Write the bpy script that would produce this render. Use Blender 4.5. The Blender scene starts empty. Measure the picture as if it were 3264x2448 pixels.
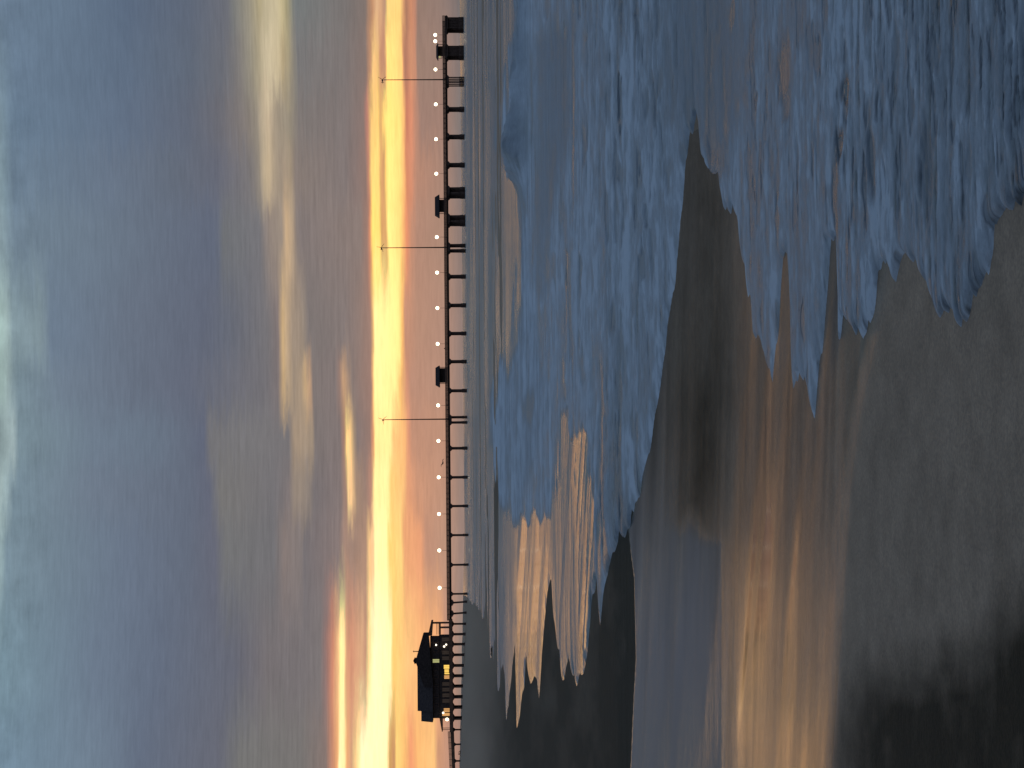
import bpy, math, random
import numpy as np
from mathutils import Matrix, Vector

random.seed(7)
SC = bpy.context.scene
COL = SC.collection

# ------------------------------------------------------------------ camera
# the photograph was taken with the phone held upright and is stored lying on its side:
# the world's "up" points to the left edge of the picture.
FPX = 5644.0                                   # focal length in source pixels (3264 x 2448)
CAM_Z = 1.6
PITCH = math.atan(156.0 / FPX)
ROLL = 0.009
Fv = Vector((0, math.cos(PITCH), -math.sin(PITCH)))
up0 = Vector((0, math.sin(PITCH), math.cos(PITCH)))
Xw = Vector((1, 0, 0))
Uv = up0 * math.cos(ROLL) + Xw * math.sin(ROLL)
Rv = Xw * math.cos(ROLL) - up0 * math.sin(ROLL)
cam = bpy.data.cameras.new("camera")
cam_o = bpy.data.objects.new("camera", cam)
COL.objects.link(cam_o)
m = Matrix.Identity(4)
for i in range(3):
    m[i][0] = -Uv[i]; m[i][1] = Rv[i]; m[i][2] = -Fv[i]
m[2][3] = CAM_Z
cam_o.matrix_world = m
cam.sensor_width = 36.0
cam.lens = 36.0 * FPX / 3264.0
cam.clip_start = 0.05
cam.clip_end = 40000
SC.camera = cam_o

def pix_dir(x, y):
    a = (1224.0 - y) / FPX; b = (1632.0 - x) / FPX
    d = Fv + Rv * a + Uv * b
    return d.normalized()

# ------------------------------------------------------------------ exposure
SC.view_settings.view_transform = 'Standard'
SC.view_settings.look = 'None'
SC.view_settings.exposure = 0.0
SC.view_settings.gamma = 1.0

# ------------------------------------------------------------------ sky
def lin(c):
    r = []
    for v in c[:3]:
        v = v / 255.0
        r.append(v / 12.92 if v <= 0.04045 else ((v + 0.055) / 1.055) ** 2.4)
    return tuple(r)

SKY = {  # cloud colours, by bearing, from high in the sky down to the horizon
 0: [(0,(106,125,145)),(200,(102,120,140)),(400,(92,107,128)),(600,(95,104,120)),(720,(106,108,117)),(745,(125,125,122)),(800,(158,150,132)),(825,(176,163,130)),(850,(195,182,152)),(890,(205,190,155)),(905,(188,173,125)),(922,(140,138,125)),(935,(118,122,122)),(1100,(122,116,114)),(1165,(130,116,110)),(1185,(195,145,110)),(1200,(228,182,140)),(1212,(215,165,125)),(1228,(185,145,120)),(1236,(250,215,130)),(1275,(252,220,130)),(1285,(225,165,115)),(1292,(175,125,100)),(1310,(205,140,108)),(1325,(190,135,112)),(1332,(150,124,112)),(1400,(150,126,116)),(1455,(128,115,112)),(1475,(110,112,115))],
 380: [(0,(118,138,150)),(40,(105,125,145)),(400,(98,112,132)),(600,(98,105,120)),(700,(108,108,116)),(780,(130,122,118)),(830,(150,140,125)),(845,(208,188,157)),(860,(195,175,148)),(875,(160,146,128)),(930,(150,140,124)),(945,(125,118,115)),(1100,(128,118,116)),(1160,(138,118,112)),(1172,(190,130,115)),(1182,(250,205,125)),(1205,(252,215,125)),(1212,(225,170,110)),(1218,(250,210,120)),(1235,(255,240,130)),(1275,(255,225,125)),(1290,(250,185,120)),(1296,(200,125,100)),(1312,(225,148,115)),(1325,(190,138,115)),(1340,(160,128,115)),(1420,(160,128,115)),(1455,(138,122,116)),(1480,(120,116,116))],
 200: [(0,(112,132,148)),(40,(104,123,143)),(400,(95,110,130)),(600,(96,105,120)),(715,(107,109,117)),(760,(126,122,120)),(800,(150,143,128)),(828,(168,156,130)),(845,(205,190,160)),(885,(205,188,154)),(900,(180,162,128)),(925,(160,150,127)),(940,(122,120,120)),(1100,(125,117,115)),(1166,(134,117,111)),(1181,(195,145,112)),(1189,(250,205,135)),(1205,(238,190,125)),(1211,(205,150,115)),(1226,(195,142,115)),(1230,(230,175,120)),(1235,(254,232,130)),(1262,(254,226,130)),(1280,(252,208,125)),(1284,(225,160,115)),(1290,(180,125,102)),(1298,(190,130,105)),(1308,(210,148,115)),(1325,(200,142,115)),(1331,(155,127,113)),(1420,(155,127,115)),(1470,(128,117,115))],
 550: [(0,(126,147,156)),(40,(108,127,145)),(350,(104,117,135)),(560,(100,108,122)),(695,(103,106,119)),(800,(124,119,119)),(838,(152,141,126)),(848,(225,200,160)),(862,(190,170,142)),(885,(155,141,125)),(908,(160,143,126)),(920,(182,162,132)),(935,(135,123,117)),(1100,(130,119,117)),(1165,(145,120,112)),(1176,(200,140,112)),(1184,(253,220,125)),(1206,(253,220,125)),(1214,(225,170,112)),(1226,(215,160,110)),(1232,(250,215,120)),(1240,(255,243,135)),(1275,(255,226,128)),(1289,(252,185,120)),(1296,(215,138,104)),(1312,(220,148,116)),(1328,(185,138,116)),(1420,(165,132,117)),(1470,(132,119,116))],
 730: [(0,(135,155,162)),(40,(112,130,145)),(300,(108,122,138)),(500,(102,112,128)),(690,(98,105,122)),(710,(112,114,118)),(840,(118,116,120)),(850,(148,134,125)),(900,(152,138,126)),(908,(200,170,135)),(925,(205,175,140)),(935,(155,140,125)),(950,(130,120,118)),(1150,(140,124,118)),(1172,(160,125,112)),(1180,(230,150,110)),(1186,(255,230,120)),(1210,(255,225,120)),(1219,(215,160,105)),(1232,(225,170,110)),(1240,(255,245,140)),(1275,(255,225,130)),(1285,(255,190,120)),(1295,(235,150,110)),(1310,(200,145,118)),(1330,(180,138,118)),(1420,(170,136,118)),(1470,(140,122,116))],
 1055: [(0,(165,190,185)),(25,(155,175,175)),(40,(130,150,158)),(140,(125,142,150)),(155,(110,126,144)),(400,(104,114,130)),(650,(98,104,120)),(730,(102,106,118)),(850,(118,115,118)),(885,(130,118,116)),(895,(215,180,130)),(910,(205,175,138)),(925,(160,142,125)),(970,(150,136,124)),(985,(125,117,115)),(1100,(132,120,117)),(1150,(145,124,116)),(1182,(160,128,115)),(1190,(235,185,125)),(1195,(255,250,160)),(1270,(255,245,145)),(1282,(255,190,115)),(1292,(200,145,118)),(1330,(185,142,120)),(1420,(178,140,122)),(1470,(145,125,118))],
 1225: [(0,(150,172,168)),(30,(150,168,170)),(45,(122,142,152)),(200,(112,126,142)),(400,(104,114,130)),(600,(100,106,122)),(680,(104,107,119)),(850,(116,113,117)),(895,(128,117,116)),(905,(205,172,126)),(918,(185,160,130)),(930,(155,139,124)),(972,(195,165,128)),(990,(190,155,125)),(998,(128,118,115)),(1070,(131,119,117)),(1085,(150,124,114)),(1096,(200,160,125)),(1110,(165,138,118)),(1125,(136,121,116)),(1182,(158,126,114)),(1189,(240,180,122)),(1194,(255,248,158)),(1262,(255,243,148)),(1275,(255,198,120)),(1296,(215,150,120)),(1310,(188,142,120)),(1420,(182,142,122)),(1470,(147,126,118))],
 1390: [(0,(130,148,150)),(40,(160,178,180)),(55,(120,140,150)),(300,(110,124,140)),(500,(105,117,133)),(600,(100,108,124)),(650,(98,104,122)),(665,(116,115,118)),(800,(120,118,120)),(925,(118,114,116)),(932,(165,145,125)),(995,(160,142,124)),(1002,(125,116,114)),(1085,(130,118,116)),(1098,(170,130,112)),(1105,(255,225,145)),(1118,(250,205,140)),(1128,(170,145,118)),(1140,(135,120,116)),(1180,(150,122,112)),(1190,(235,160,115)),(1195,(255,240,150)),(1245,(255,240,150)),(1252,(255,205,130)),(1290,(255,190,125)),(1302,(225,155,120)),(1315,(195,145,120)),(1420,(190,145,122)),(1470,(150,128,118))],
 1560: [(0,(165,185,185)),(25,(150,170,175)),(40,(118,138,150)),(300,(110,122,138)),(600,(100,108,124)),(670,(100,104,120)),(700,(120,118,117)),(880,(116,113,116)),(925,(128,118,117)),(940,(150,135,122)),(985,(140,128,120)),(1000,(120,113,114)),(1085,(132,119,117)),(1105,(165,132,115)),(1112,(250,215,150)),(1124,(240,195,142)),(1135,(165,138,118)),(1165,(155,128,116)),(1186,(190,140,118)),(1195,(255,245,158)),(1240,(255,246,158)),(1248,(252,212,126)),(1286,(255,200,128)),(1300,(232,162,121)),(1330,(205,150,120)),(1420,(190,146,123)),(1470,(152,129,119))],
 1730: [(0,(150,172,175)),(20,(118,138,150)),(400,(106,118,136)),(600,(100,108,124)),(690,(102,104,118)),(710,(115,115,116)),(880,(115,113,116)),(900,(135,122,118)),(955,(132,122,120)),(970,(118,112,114)),(1080,(135,120,117)),(1100,(165,135,120)),(1125,(160,132,118)),(1165,(175,140,120)),(1175,(245,200,140)),(1190,(250,205,150)),(1196,(255,252,170)),(1232,(255,250,165)),(1240,(252,215,120)),(1278,(255,215,130)),(1290,(240,170,120)),(1340,(238,165,122)),(1355,(195,145,120)),(1420,(190,148,125)),(1470,(155,130,120))],
 2110: [(0,(118,142,155)),(300,(108,122,140)),(500,(100,110,128)),(750,(102,104,116)),(850,(118,112,114)),(1020,(125,118,118)),(1040,(150,118,112)),(1060,(210,140,112)),(1078,(245,195,140)),(1084,(255,250,160)),(1095,(255,240,160)),(1102,(225,165,125)),(1120,(215,150,120)),(1155,(225,175,135)),(1165,(200,150,122)),(1178,(255,240,160)),(1190,(255,255,190)),(1245,(255,252,180)),(1252,(250,210,120)),(1300,(255,200,130)),(1340,(252,185,125)),(1400,(250,180,125)),(1420,(200,150,125)),(1470,(150,130,120))],
 2430: [(0,(115,138,155)),(300,(112,128,145)),(450,(100,110,128)),(700,(104,106,118)),(760,(116,115,114)),(960,(120,116,114)),(1040,(135,118,112)),(1062,(200,140,112)),(1078,(240,175,120)),(1085,(255,245,175)),(1098,(255,245,165)),(1105,(240,175,120)),(1120,(210,160,125)),(1130,(240,200,140)),(1145,(255,240,160)),(1150,(255,255,190)),(1235,(255,255,180)),(1243,(215,165,100)),(1258,(205,150,105)),(1264,(255,215,125)),(1285,(255,200,120)),(1310,(245,160,115)),(1330,(255,190,120)),(1385,(255,200,130)),(1395,(210,155,120)),(1440,(190,145,125)),(1490,(150,120,110))],
}

def build_world():
    w = bpy.data.worlds.new("World")
    SC.world = w
    w.use_nodes = True
    nt = w.node_tree
    nt.nodes.clear()
    N = nt.nodes.new; L = nt.links.new
    def math_(op, a, b=None, c=None, clamp=False):
        n = N("ShaderNodeMath"); n.operation = op; n.use_clamp = clamp
        for i, v in enumerate((a, b, c)):
            if v is None: continue
            if isinstance(v, (int, float)): n.inputs[i].default_value = v
            else: L(v, n.inputs[i])
        return n.outputs[0]
    def maprange(v, a, b, c=0.0, d=1.0, smooth=False):
        n = N("ShaderNodeMapRange"); n.clamp = True
        if smooth: n.interpolation_type = 'SMOOTHSTEP'
        L(v, n.inputs[0])
        for i, q in zip((1, 2, 3, 4), (a, b, c, d)): n.inputs[i].default_value = q
        return n.outputs[0]
    def mix(f, a, b):
        n = N("ShaderNodeMix"); n.data_type = 'RGBA'; n.clamp_factor = True
        for s, v in ((n.inputs[0], f), (n.inputs[6], a), (n.inputs[7], b)):
            if isinstance(v, (int, float)): s.default_value = v
            elif isinstance(v, tuple): s.default_value = v + (1,)
            else: L(v, s)
        return n.outputs[2]
    tc = N("ShaderNodeTexCoord")
    sx = N("ShaderNodeSeparateXYZ"); L(tc.outputs['Generated'], sx.inputs[0])
    X, Y, Z = sx.outputs
    D = 180 / math.pi
    el = math_('MULTIPLY', math_('ARCSINE', Z), D)
    az = math_('MULTIPLY', math_('ARCTAN2', X, Y), D)
    cv = N("ShaderNodeCombineXYZ"); L(az, cv.inputs[0]); L(el, cv.inputs[1])
    def noise(sx_, sy_, detail, rough=0.5, off=0.0):
        mp = N("ShaderNodeMapping"); L(cv.outputs[0], mp.inputs[0])
        mp.inputs['Scale'].default_value = (sx_, sy_, 1); mp.inputs['Location'].default_value = (off, off * 1.7, off)
        n = N("ShaderNodeTexNoise"); L(mp.outputs[0], n.inputs['Vector'])
        n.inputs['Scale'].default_value = 1.0; n.inputs['Detail'].default_value = detail
        n.inputs['Roughness'].default_value = rough
        return math_('SUBTRACT', n.outputs[0], 0.5)
    # wispy, mostly level displacement of the cloud layers
    w1 = noise(0.22, 1.6, 3, 0.5, 3.1)
    w2 = noise(0.9, 7.0, 4, 0.6, 11.3)
    warp = math_('ADD', math_('MULTIPLY', w1, 0.14), math_('MULTIPLY', w2, 0.07))
    EL0, EL1 = -1.5, 15.5
    ee = math_('ADD', el, warp)
    # finer steps close to the horizon, where the bright bands lie
    s = math_('ADD', maprange(ee, -0.3, 5.2, 0.0, 0.76), maprange(ee, 5.2, 15.5, 0.0, 0.24))
    spos = lambda e: 0.76 * min(1, max(0, (e + 0.3) / 5.5)) + 0.24 * min(1, max(0, (e - 5.2) / 10.3))
    prev = None; azp = None
    for yk in sorted(SKY):
        st = []
        for px, c in SKY[yk]:
            d = pix_dir(px, yk)
            e = math.degrees(math.asin(d.z))
            st.append((spos(e), lin(c)))
        st.sort(key=lambda q: q[0])
        if len(st) > 32: st = [q for i_, q in enumerate(st) if i_ not in range(len(st) - 2, len(st) - 2 - (len(st) - 32) * 2, -2)]
        cr = N("ShaderNodeValToRGB"); ramp = cr.color_ramp
        while len(ramp.elements) < len(st): ramp.elements.new(0.5)
        for e_, (p, c) in zip(ramp.elements, st):
            pass
        for i_, (p, c) in enumerate(st):
            ramp.elements[i_].position = min(1, max(0, p)) 
        for i_, (p, c) in enumerate(st):
            ramp.elements[i_].color = c + (1,)
        L(s, cr.inputs[0])
        d = pix_dir(1300, yk); a = math.degrees(math.atan2(d.x, d.y))
        if prev is None: prev = cr.outputs[0]
        else:
            # azimuth falls as yk grows
            wob = math_('ADD', az, math_('MULTIPLY', w2, 2.2))
            prev = mix(maprange(wob, azp, a, smooth=True), prev, cr.outputs[0])
        azp = a
    # fine streaks
    f1 = noise(1.2, 14.0, 5, 0.62, 5.5); f2 = noise(0.8, 1.3, 5, 0.6, 23.0)
    f3 = noise(0.30, 11.0, 5, 0.6, 41.0)
    cir = math_('MULTIPLY', maprange(el, 3.0, 3.8, smooth=True), maprange(el, 8.5, 7.2, smooth=True))
    f1 = math_('ADD', f1, math_('MULTIPLY', math_('MULTIPLY', f3, cir), 1.1))
    gain = math_('ADD', 1.0, math_('ADD', math_('MULTIPLY', f1, 0.34), math_('MULTIPLY', f2, math_('ADD', 0.10, maprange(el, 12.6, 14.2, 0.0, 0.75)))))
    sep = N("ShaderNodeVectorMath"); sep.operation = 'SCALE'; L(prev, sep.inputs[0]); L(gain, sep.inputs['Scale'])
    base = sep.outputs[0]
    # the brightest glow is over-exposed in the photograph: let it be brighter than white
    bw = N("ShaderNodeRGBToBW"); L(base, bw.inputs[0])
    hq = maprange(bw.outputs[0], 0.60, 0.85)
    hv = N("ShaderNodeCombineXYZ")
    L(math_('MULTIPLY_ADD', hq, 0.68, 1.0), hv.inputs[0]); L(math_('MULTIPLY_ADD', hq, 0.06, 1.0), hv.inputs[1]); L(math_('MULTIPLY_ADD', hq, 0.16, 1.0), hv.inputs[2])
    sc2 = N("ShaderNodeVectorMath"); sc2.operation = 'MULTIPLY'; L(base, sc2.inputs[0]); L(hv.outputs[0], sc2.inputs[1])
    base = sc2.outputs[0]
    # higher than the picture: clear blue evening sky; behind the viewer: dim blue
    base = mix(maprange(el, 14.5, 42.0, smooth=True), base, UPPER)
    away = math_('ABSOLUTE', math_('ADD', az, 8.0))
    base = mix(maprange(away, 28.0, 100.0, smooth=True), base, mix(maprange(el, 2.0, 30.0), BACK_LOW, UPPER))
    base = mix(maprange(el, -1.0, -4.0), base, (0.03, 0.035, 0.045))
    bg = N("ShaderNodeBackground"); L(base, bg.inputs[0]); bg.inputs[1].default_value = 1.0
    out = N("ShaderNodeOutputWorld"); L(bg.outputs[0], out.inputs[0])
UPPER = (0.145, 0.212, 0.345)
BACK_LOW = (0.095, 0.095, 0.112)
build_world()

# ------------------------------------------------------------------ tagging
def tag(o, label=None, cat=None, group=None, kind=None):
    if label: o['label'] = label
    if cat: o['category'] = cat
    if group: o['group'] = group
    if kind: o['kind'] = kind
    return o

def empty(name, loc, label, cat, group=None):
    o = bpy.data.objects.new(name, None)
    COL.objects.link(o); o.location = loc
    return tag(o, label, cat, group)

# ------------------------------------------------------------------ materials
def new_mat(name):
    mt = bpy.data.materials.new(name); mt.use_nodes = True
    nt = mt.node_tree; nt.nodes.clear()
    out = nt.nodes.new("ShaderNodeOutputMaterial")
    b = nt.nodes.new("ShaderNodeBsdfPrincipled")
    nt.links.new(b.outputs[0], out.inputs[0])
    return mt, nt, b, out

def plain(name, c, rough=0.7, var=0.35, scale=1.2, metal=0.0):
    mt, nt, b, out = new_mat(name)
    tc = nt.nodes.new("ShaderNodeTexCoord")
    n = nt.nodes.new("ShaderNodeTexNoise"); n.inputs['Scale'].default_value = scale; n.inputs['Detail'].default_value = 6
    nt.links.new(tc.outputs['Object'], n.inputs['Vector'])
    cr = nt.nodes.new("ShaderNodeValToRGB")
    cr.color_ramp.elements[0].position = 0.3; cr.color_ramp.elements[1].position = 0.7
    cr.color_ramp.elements[0].color = tuple(v * (1 - var) for v in c) + (1,)
    cr.color_ramp.elements[1].color = tuple(v * (1 + var) for v in c) + (1,)
    nt.links.new(n.outputs[0], cr.inputs[0]); nt.links.new(cr.outputs[0], b.inputs['Base Color'])
    b.inputs['Roughness'].default_value = rough; b.inputs['Metallic'].default_value = metal; b.inputs['Specular IOR Level'].default_value = 0.2
    return mt

def emit(name, c, s):
    mt, nt, b, out = new_mat(name)
    b.inputs['Base Color'].default_value = (0.12, 0.10, 0.08, 1)
    b.inputs['Emission Color'].default_value = c + (1,)
    b.inputs['Emission Strength'].default_value = s
    return mt

M = {}
M['concrete'] = plain('weathered_concrete', (0.10, 0.062, 0.045), 0.85)
M['timber'] = plain('dark_timber', (0.17, 0.095, 0.06), 0.8)
M['shingle'] = plain('grey_brown_shingle', (0.060, 0.044, 0.038), 0.85)
M['roof'] = plain('dark_roof', (0.050, 0.038, 0.034), 0.85)
M['steel'] = plain('grey_steel', (0.07, 0.06, 0.055), 0.5, metal=0.3)
M['lamp'] = emit('lamp_glow', (1.0, 0.88, 0.62), 4.0)
M['win'] = emit('window_glow', (1.0, 0.62, 0.12), 1.15)
M['win2'] = emit('window_glow_orange', (1.0, 0.5, 0.16), 0.7)
M['dimglow'] = emit('glow_dim', (0.75, 0.75, 0.30), 0.55)
M['weak'] = emit('window_weak', (0.9, 0.5, 0.2), 0.02)
M['white'] = emit('white_glow', (1.0, 0.9, 0.72), 2.2)
M['glass'] = plain('dark_glass', (0.02, 0.02, 0.025), 0.1)
M['leaf'] = plain('dune_leaf', (0.04, 0.045, 0.02), 0.8)
M['cloth'] = plain('dark_cloth', (0.05, 0.03, 0.03), 0.9)
M['feather'] = plain('gull_feather', (0.10, 0.08, 0.07), 0.8)

# ------------------------------------------------------------------ numpy noise
def h2(ix, iy):
    n = (ix.astype(np.int64) * 374761393 + iy.astype(np.int64) * 668265263) & 0xffffffff
    n = ((n ^ (n >> 13)) * 1274126177) & 0xffffffff
    return ((n ^ (n >> 16)) & 0xffff) / 65535.0
def vn(x, y):
    ix = np.floor(x); iy = np.floor(y); fx = x - ix; fy = y - iy
    fx = fx * fx * (3 - 2 * fx); fy = fy * fy * (3 - 2 * fy)
    a = h2(ix, iy); b = h2(ix + 1, iy); c = h2(ix, iy + 1); d = h2(ix + 1, iy + 1)
    return (a * (1 - fx) + b * fx) * (1 - fy) + (c * (1 - fx) + d * fx) * fy - 0.5
def fbm(x, y, o=4):
    s = 0; a = 1.0
    for k in range(o):
        s = s + a * vn(x + 17.3 * k, y - 9.1 * k); x = x * 2.03; y = y * 2.03; a *= 0.5
    return s
def sst(a, b, x):
    t = np.clip((x - a) / (b - a), 0, 1); return t * t * (3 - 2 * t)

# ------------------------------------------------------------------ ground and water
def sand_z(x, y):
    r = np.hypot(x, y)
    # foreshore: a low step the photographer stands on, falling away to the flat swash zone
    R0, R1, sl = 6.0, 10.5, 0.0752
    t = np.clip(R1 - r, 0, R1 - R0)
    e = 0.45
    soft = sl * (np.sqrt((R1 - r) ** 2 + e * e) + (R1 - r) - np.sqrt((R0 - r) ** 2 + e * e) - (R0 - r)) * 0.5
    z = soft + 0.0016 * np.clip(R1 - r, 0, R1 - R0) ** 2 + 0.009 * np.clip(r - 11.0, 0, 6.2) + 0.0026 * np.clip(r - 11.0, 0, 6.2) ** 2 - 0.30 * sst(17.0, 46.0, r)
    z = z + 0.006 * fbm(x * 0.35, y * 0.35, 3) * sst(16, 7, r)
    # beach rising to the dune on the left, far away
    s = (-14 - 0.085 * y) - x
    z = z + np.clip(s, 0, None) * 0.045 * sst(150, 500, y) + 0.6 * sst(10, 60, s) * sst(100, 400, y)
    z = np.minimum(z, 5.5 + 0.3 * fbm(x * 0.05, y * 0.05, 3))
    z = z + 0.35 * fbm(x * 0.09, y * 0.03, 3) * sst(10, 60, s) * sst(150, 500, y)
    return z

def grid_axes():
    az = np.radians(np.arange(-15.5, 15.5001, 0.0305))
    side = np.radians(np.concatenate([np.arange(-180, -40, 7.0), np.arange(-40, -15.7, 1.2)]))
    az = np.concatenate([side, az, -side[::-1]])
    v = np.concatenate([np.arange(4500, 2100, -3.0), np.arange(2100, 1620, -2.0), np.arange(1620, 1480, -1.5)])
    dlt = PITCH + np.arctan((v - 1632) / FPX)
    r = CAM_Z / np.tan(dlt)
    r = np.concatenate([np.linspace(0.3, r[0] - 0.1, 30), r, np.geomspace(r[-1] * 1.25, 22000, 14)])
    return az, r

AZ, RR = grid_axes()
A, Rg = np.meshgrid(AZ, RR)
GX = np.sin(A) * Rg; GY = np.cos(A) * Rg
SZ = sand_z(GX, GY)

def project(x, y, z):
    dx, dy, dz = x, y, z - CAM_Z
    f = np.maximum(dx * Fv[0] + dy * Fv[1] + dz * Fv[2], 0.02)
    a = (dx * Rv[0] + dy * Rv[1] + dz * Rv[2]) / f
    b = (dx * Uv[0] + dy * Uv[1] + dz * Uv[2]) / f
    return 1632 - b * FPX, 1224 - a * FPX          # source-picture x, y
PX, PY = project(GX, GY, SZ)

def poly_sd(poly, x, y):
    shp = x.shape; x = x.ravel(); y = y.ravel()
    n = len(poly); d2 = np.full(x.shape, 1e18); ins = np.zeros(x.shape, bool)
    for i in range(n):
        ax, ay = poly[i]; bx, by = poly[(i + 1) % n]
        ex, ey = bx - ax, by - ay
        t = np.clip(((x - ax) * ex + (y - ay) * ey) / (ex * ex + ey * ey + 1e-9), 0, 1)
        d2 = np.minimum(d2, (x - ax - t * ex) ** 2 + (y - ay - t * ey) ** 2)
        c = ((ay > y) != (by > y))
        if ey != 0:
            ins ^= c & (x < ex * (y - ay) / ey + ax)
    d = np.sqrt(d2); return np.where(ins, d, -d).reshape(shp)

# outline of the water on the beach, traced on the ground
WATER = [(1462,1890),(1490,1905),(1505,1930),(1527,1935),(1552,1990),(1558,2050),(1565,2115),(1572,2080),(1580,2225),(1592,2190),(1606,2130),(1613,2300),(1630,2160),(1641,2040),(1647,2340),(1664,2230),(1676,2160),(1690,2200),(1704,2150),(1718,2215),(1728,2060),(1745,1900),(1757,1830),(1765,1950),(1780,2080),(1798,2160),(1815,2095),(1838,2175),(1860,2120),(1874,2035),(1888,1930),(1902,1850),(1913,2000),(1922,1880),(1934,1812),(1956,1745),(1985,1700),(2007,1672),(2022,1645),(2038,1571),(2058,1480),(2077,1403),(2101,1234),(2125,1065),(2149,920),(2161,800),(2174,640),(2185,500),(2200,420),(2225,400),(2236,470),(2262,520),(2289,540),(2308,625),(2350,700),(2372,800),(2385,930),(2400,1030),(2425,1090),(2462,1220),(2474,1080),(2484,985),(2496,800),(2510,800),(2520,990),(2523,1150),(2529,1268),(2548,1160),(2570,1210),(2597,1302),(2616,1130),(2632,960),(2650,740),(2666,760),(2674,960),(2674,1100),(2690,1050),(2717,993),(2732,1040),(2751,1078),(2785,980),(2814,872),(2828,845),(2843,880),(2871,829),(2896,806),(2929,863),(2973,935),(2997,1010),(3030,1000),(3055,1025),(3090,970),(3122,925),(3150,860),(3166,795),(3170,718),(3200,690),(3228,672),(3264,640),(3500,560),(4500,350),(9000,200),(9000,-60000),(1400,-60000)]
jit = 58 * vn(PX / 8.0, PY / 500.0) + 70 * vn(PX / 21.0, PY / 500.0 + 5.0) + 60 * np.clip(vn(PX / 13.0, PY / 400.0 + 9.0) - 0.18, 0, 1) * 3
near_band = sst(1500, 1540, PX)
WSD = poly_sd(WATER, PX, PY + jit * near_band * (PY > -4000))
front = GY > 0.3
WSD = np.where(front, WSD, np.where(GX > 1.0, 200.0, -200.0))

def soft(poly, w, jx=0.0, jy=0.0):
    d = poly_sd(poly, PX + jx, PY + jy)
    return np.clip(0.5 + d / (2 * w), 0, 1)

# white-water (foam) region, seaward limit is the little bore
n_edge = 14 * fbm(PX / 40.0, PY / 220.0, 3)
FOAM_P = [(1655,-5000),(1668,-200),(1655,120),(1630,260),(1602,400),(1596,470),(1625,510),(1660,560),(1667,700),(1664,860),(1655,980),(1640,1100),(1600,1210),(1574,1270),(1560,1340),(1552,1430),(1575,1520),(1610,1600),(1655,1650),(1690,1660),(1735,1640),(1778,1520),(1802,1330),(1815,1310),(1830,1390),(1850,1370),(1885,1375),(1898,1500),(1925,1660),(1920,1760),(1905,1830),(1912,2010),(1960,1820),(2060,1720),(4200,1400),(9000,1200),(9000,-5000)]
STREAK = fbm(PX / 10.0, PY / 290.0, 4)
foam = soft(FOAM_P, 42, n_edge * 0.8, 60 * vn(PX / 9.0, PY / 300.0))
foam = sst(0.30, 0.72, foam + 0.75 * STREAK * sst(0, 1, 4 * foam * (1 - foam)))
foam = foam * (0.88 + (0.55 + 0.5 * sst(2600, 2760, PX)) * STREAK + 0.45 * fbm(PX / 7.0 + PY / 700.0, PY / 52.0 - PX / 300.0, 3))
RIPL = soft([(1470,-5000),(1470,1500),(1480,1950),(1560,2300),(1612,2360),(1640,2060),(1646,1700),(1700,1500),(1760,1300),(1700,900),(1700,-5000)], 14, n_edge)
GREYF = soft([(1748,1560),(1764,1840),(1768,1950),(1784,2080),(1800,2170),(1840,2190),(1858,2110),(1850,1850),(1840,1560),(1825,1480)], 9, n_edge * 0.7, 60 * vn(PX / 9.0, PY / 500.0))
RIPL = np.maximum(RIPL, 0.7 * GREYF)
RIPL = RIPL * (0.75 + 0.5 * fbm(PX / 9.0, PY / 500.0, 3))
dark_band = soft([(1715,120),(1840,60),(1840,400),(1760,700),(1740,930),(1715,900)], 30, n_edge, 60 * vn(PX / 15.0, PY / 300.0))
brown = soft([(2150,-400),(2370,-400),(2385,300),(2330,520),(2200,480),(2165,250)], 45, n_edge * 1.5, 80 * vn(PX / 20.0, PY / 400.0))
GAPS = [(2515,215,26,120,1.0),(2522,330,18,60,.8),(2716,275,16,55,1.0),(2696,440,16,52,1.0),(2800,520,17,125,.9),(2792,370,12,50,.6),(2984,540,26,190,.75),(3013,183,14,60,.6),(3064,190,9,190,.6),(2494,660,9,160,.9),(2682,640,9,170,.85),(2423,308,9,26,.8),(2346,40,12,60,.9),(2600,120,9,90,.5),(2880,150,10,120,.45),(2890,700,10,90,.4),(3120,520,14,80,.5),(2080,330,10,50,.6),(2040,650,10,70,.5),(1965,1020,16,60,.6),(1985,1210,12,70,.6),(1930,1330,10,60,.55),(1690,1290,22,70,.7),(2140,560,10,60,.6),(2180,480,12,50,.6),(1990,560,9,60,.5),(1905,860,9,60,.4)]
gap = np.zeros_like(PX)
gx_ = PX + 10 * vn(PX / 11.0, PY / 50.0); gy_ = PY + 70 * vn(PX / 7.0, PY / 300.0)
for (gx, gy, ga, gb, gs) in GAPS:
    gap = np.maximum(gap, gs * sst(1.25, 0.45, np.hypot((gx_ - gx) / ga, (gy_ - gy) / gb)))
HUMPW = sst(0.0, 1.0, np.exp(-((GY - 47.3 + 0.10 * (GX - 6.4)) / 2.2) ** 2) * sst(5.2, 6.4, GX) * np.exp(-np.clip(GX - 6.3, 0, 50) / 5.0) * 1.4)
gap = np.maximum(gap, HUMPW * np.clip(0.55 + 1.6 * STREAK, 0.1, 0.85))
rnd_gap = sst(0.20, 0.42, fbm(PX / 13.0, PY / 170.0, 3)) * 0.55
gap = np.maximum(gap, rnd_gap * sst(1680, 1760, PX))
foam = np.clip(foam, 0, 1.15) * (1 - gap)
foam = np.where(front, foam * (1 - 0.62 * dark_band) * (1 - 0.62 * brown), np.where(GX > 1, 0.9, 0.0))
calm = soft([(1590,520),(1660,560),(1664,1000),(1630,1150),(1590,1200),(1600,800)], 14, n_edge)
TONG = sst(1640, 1660, PX) * (1 - sst(0.2, 0.8, foam)) * (PX < 2010)
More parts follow.
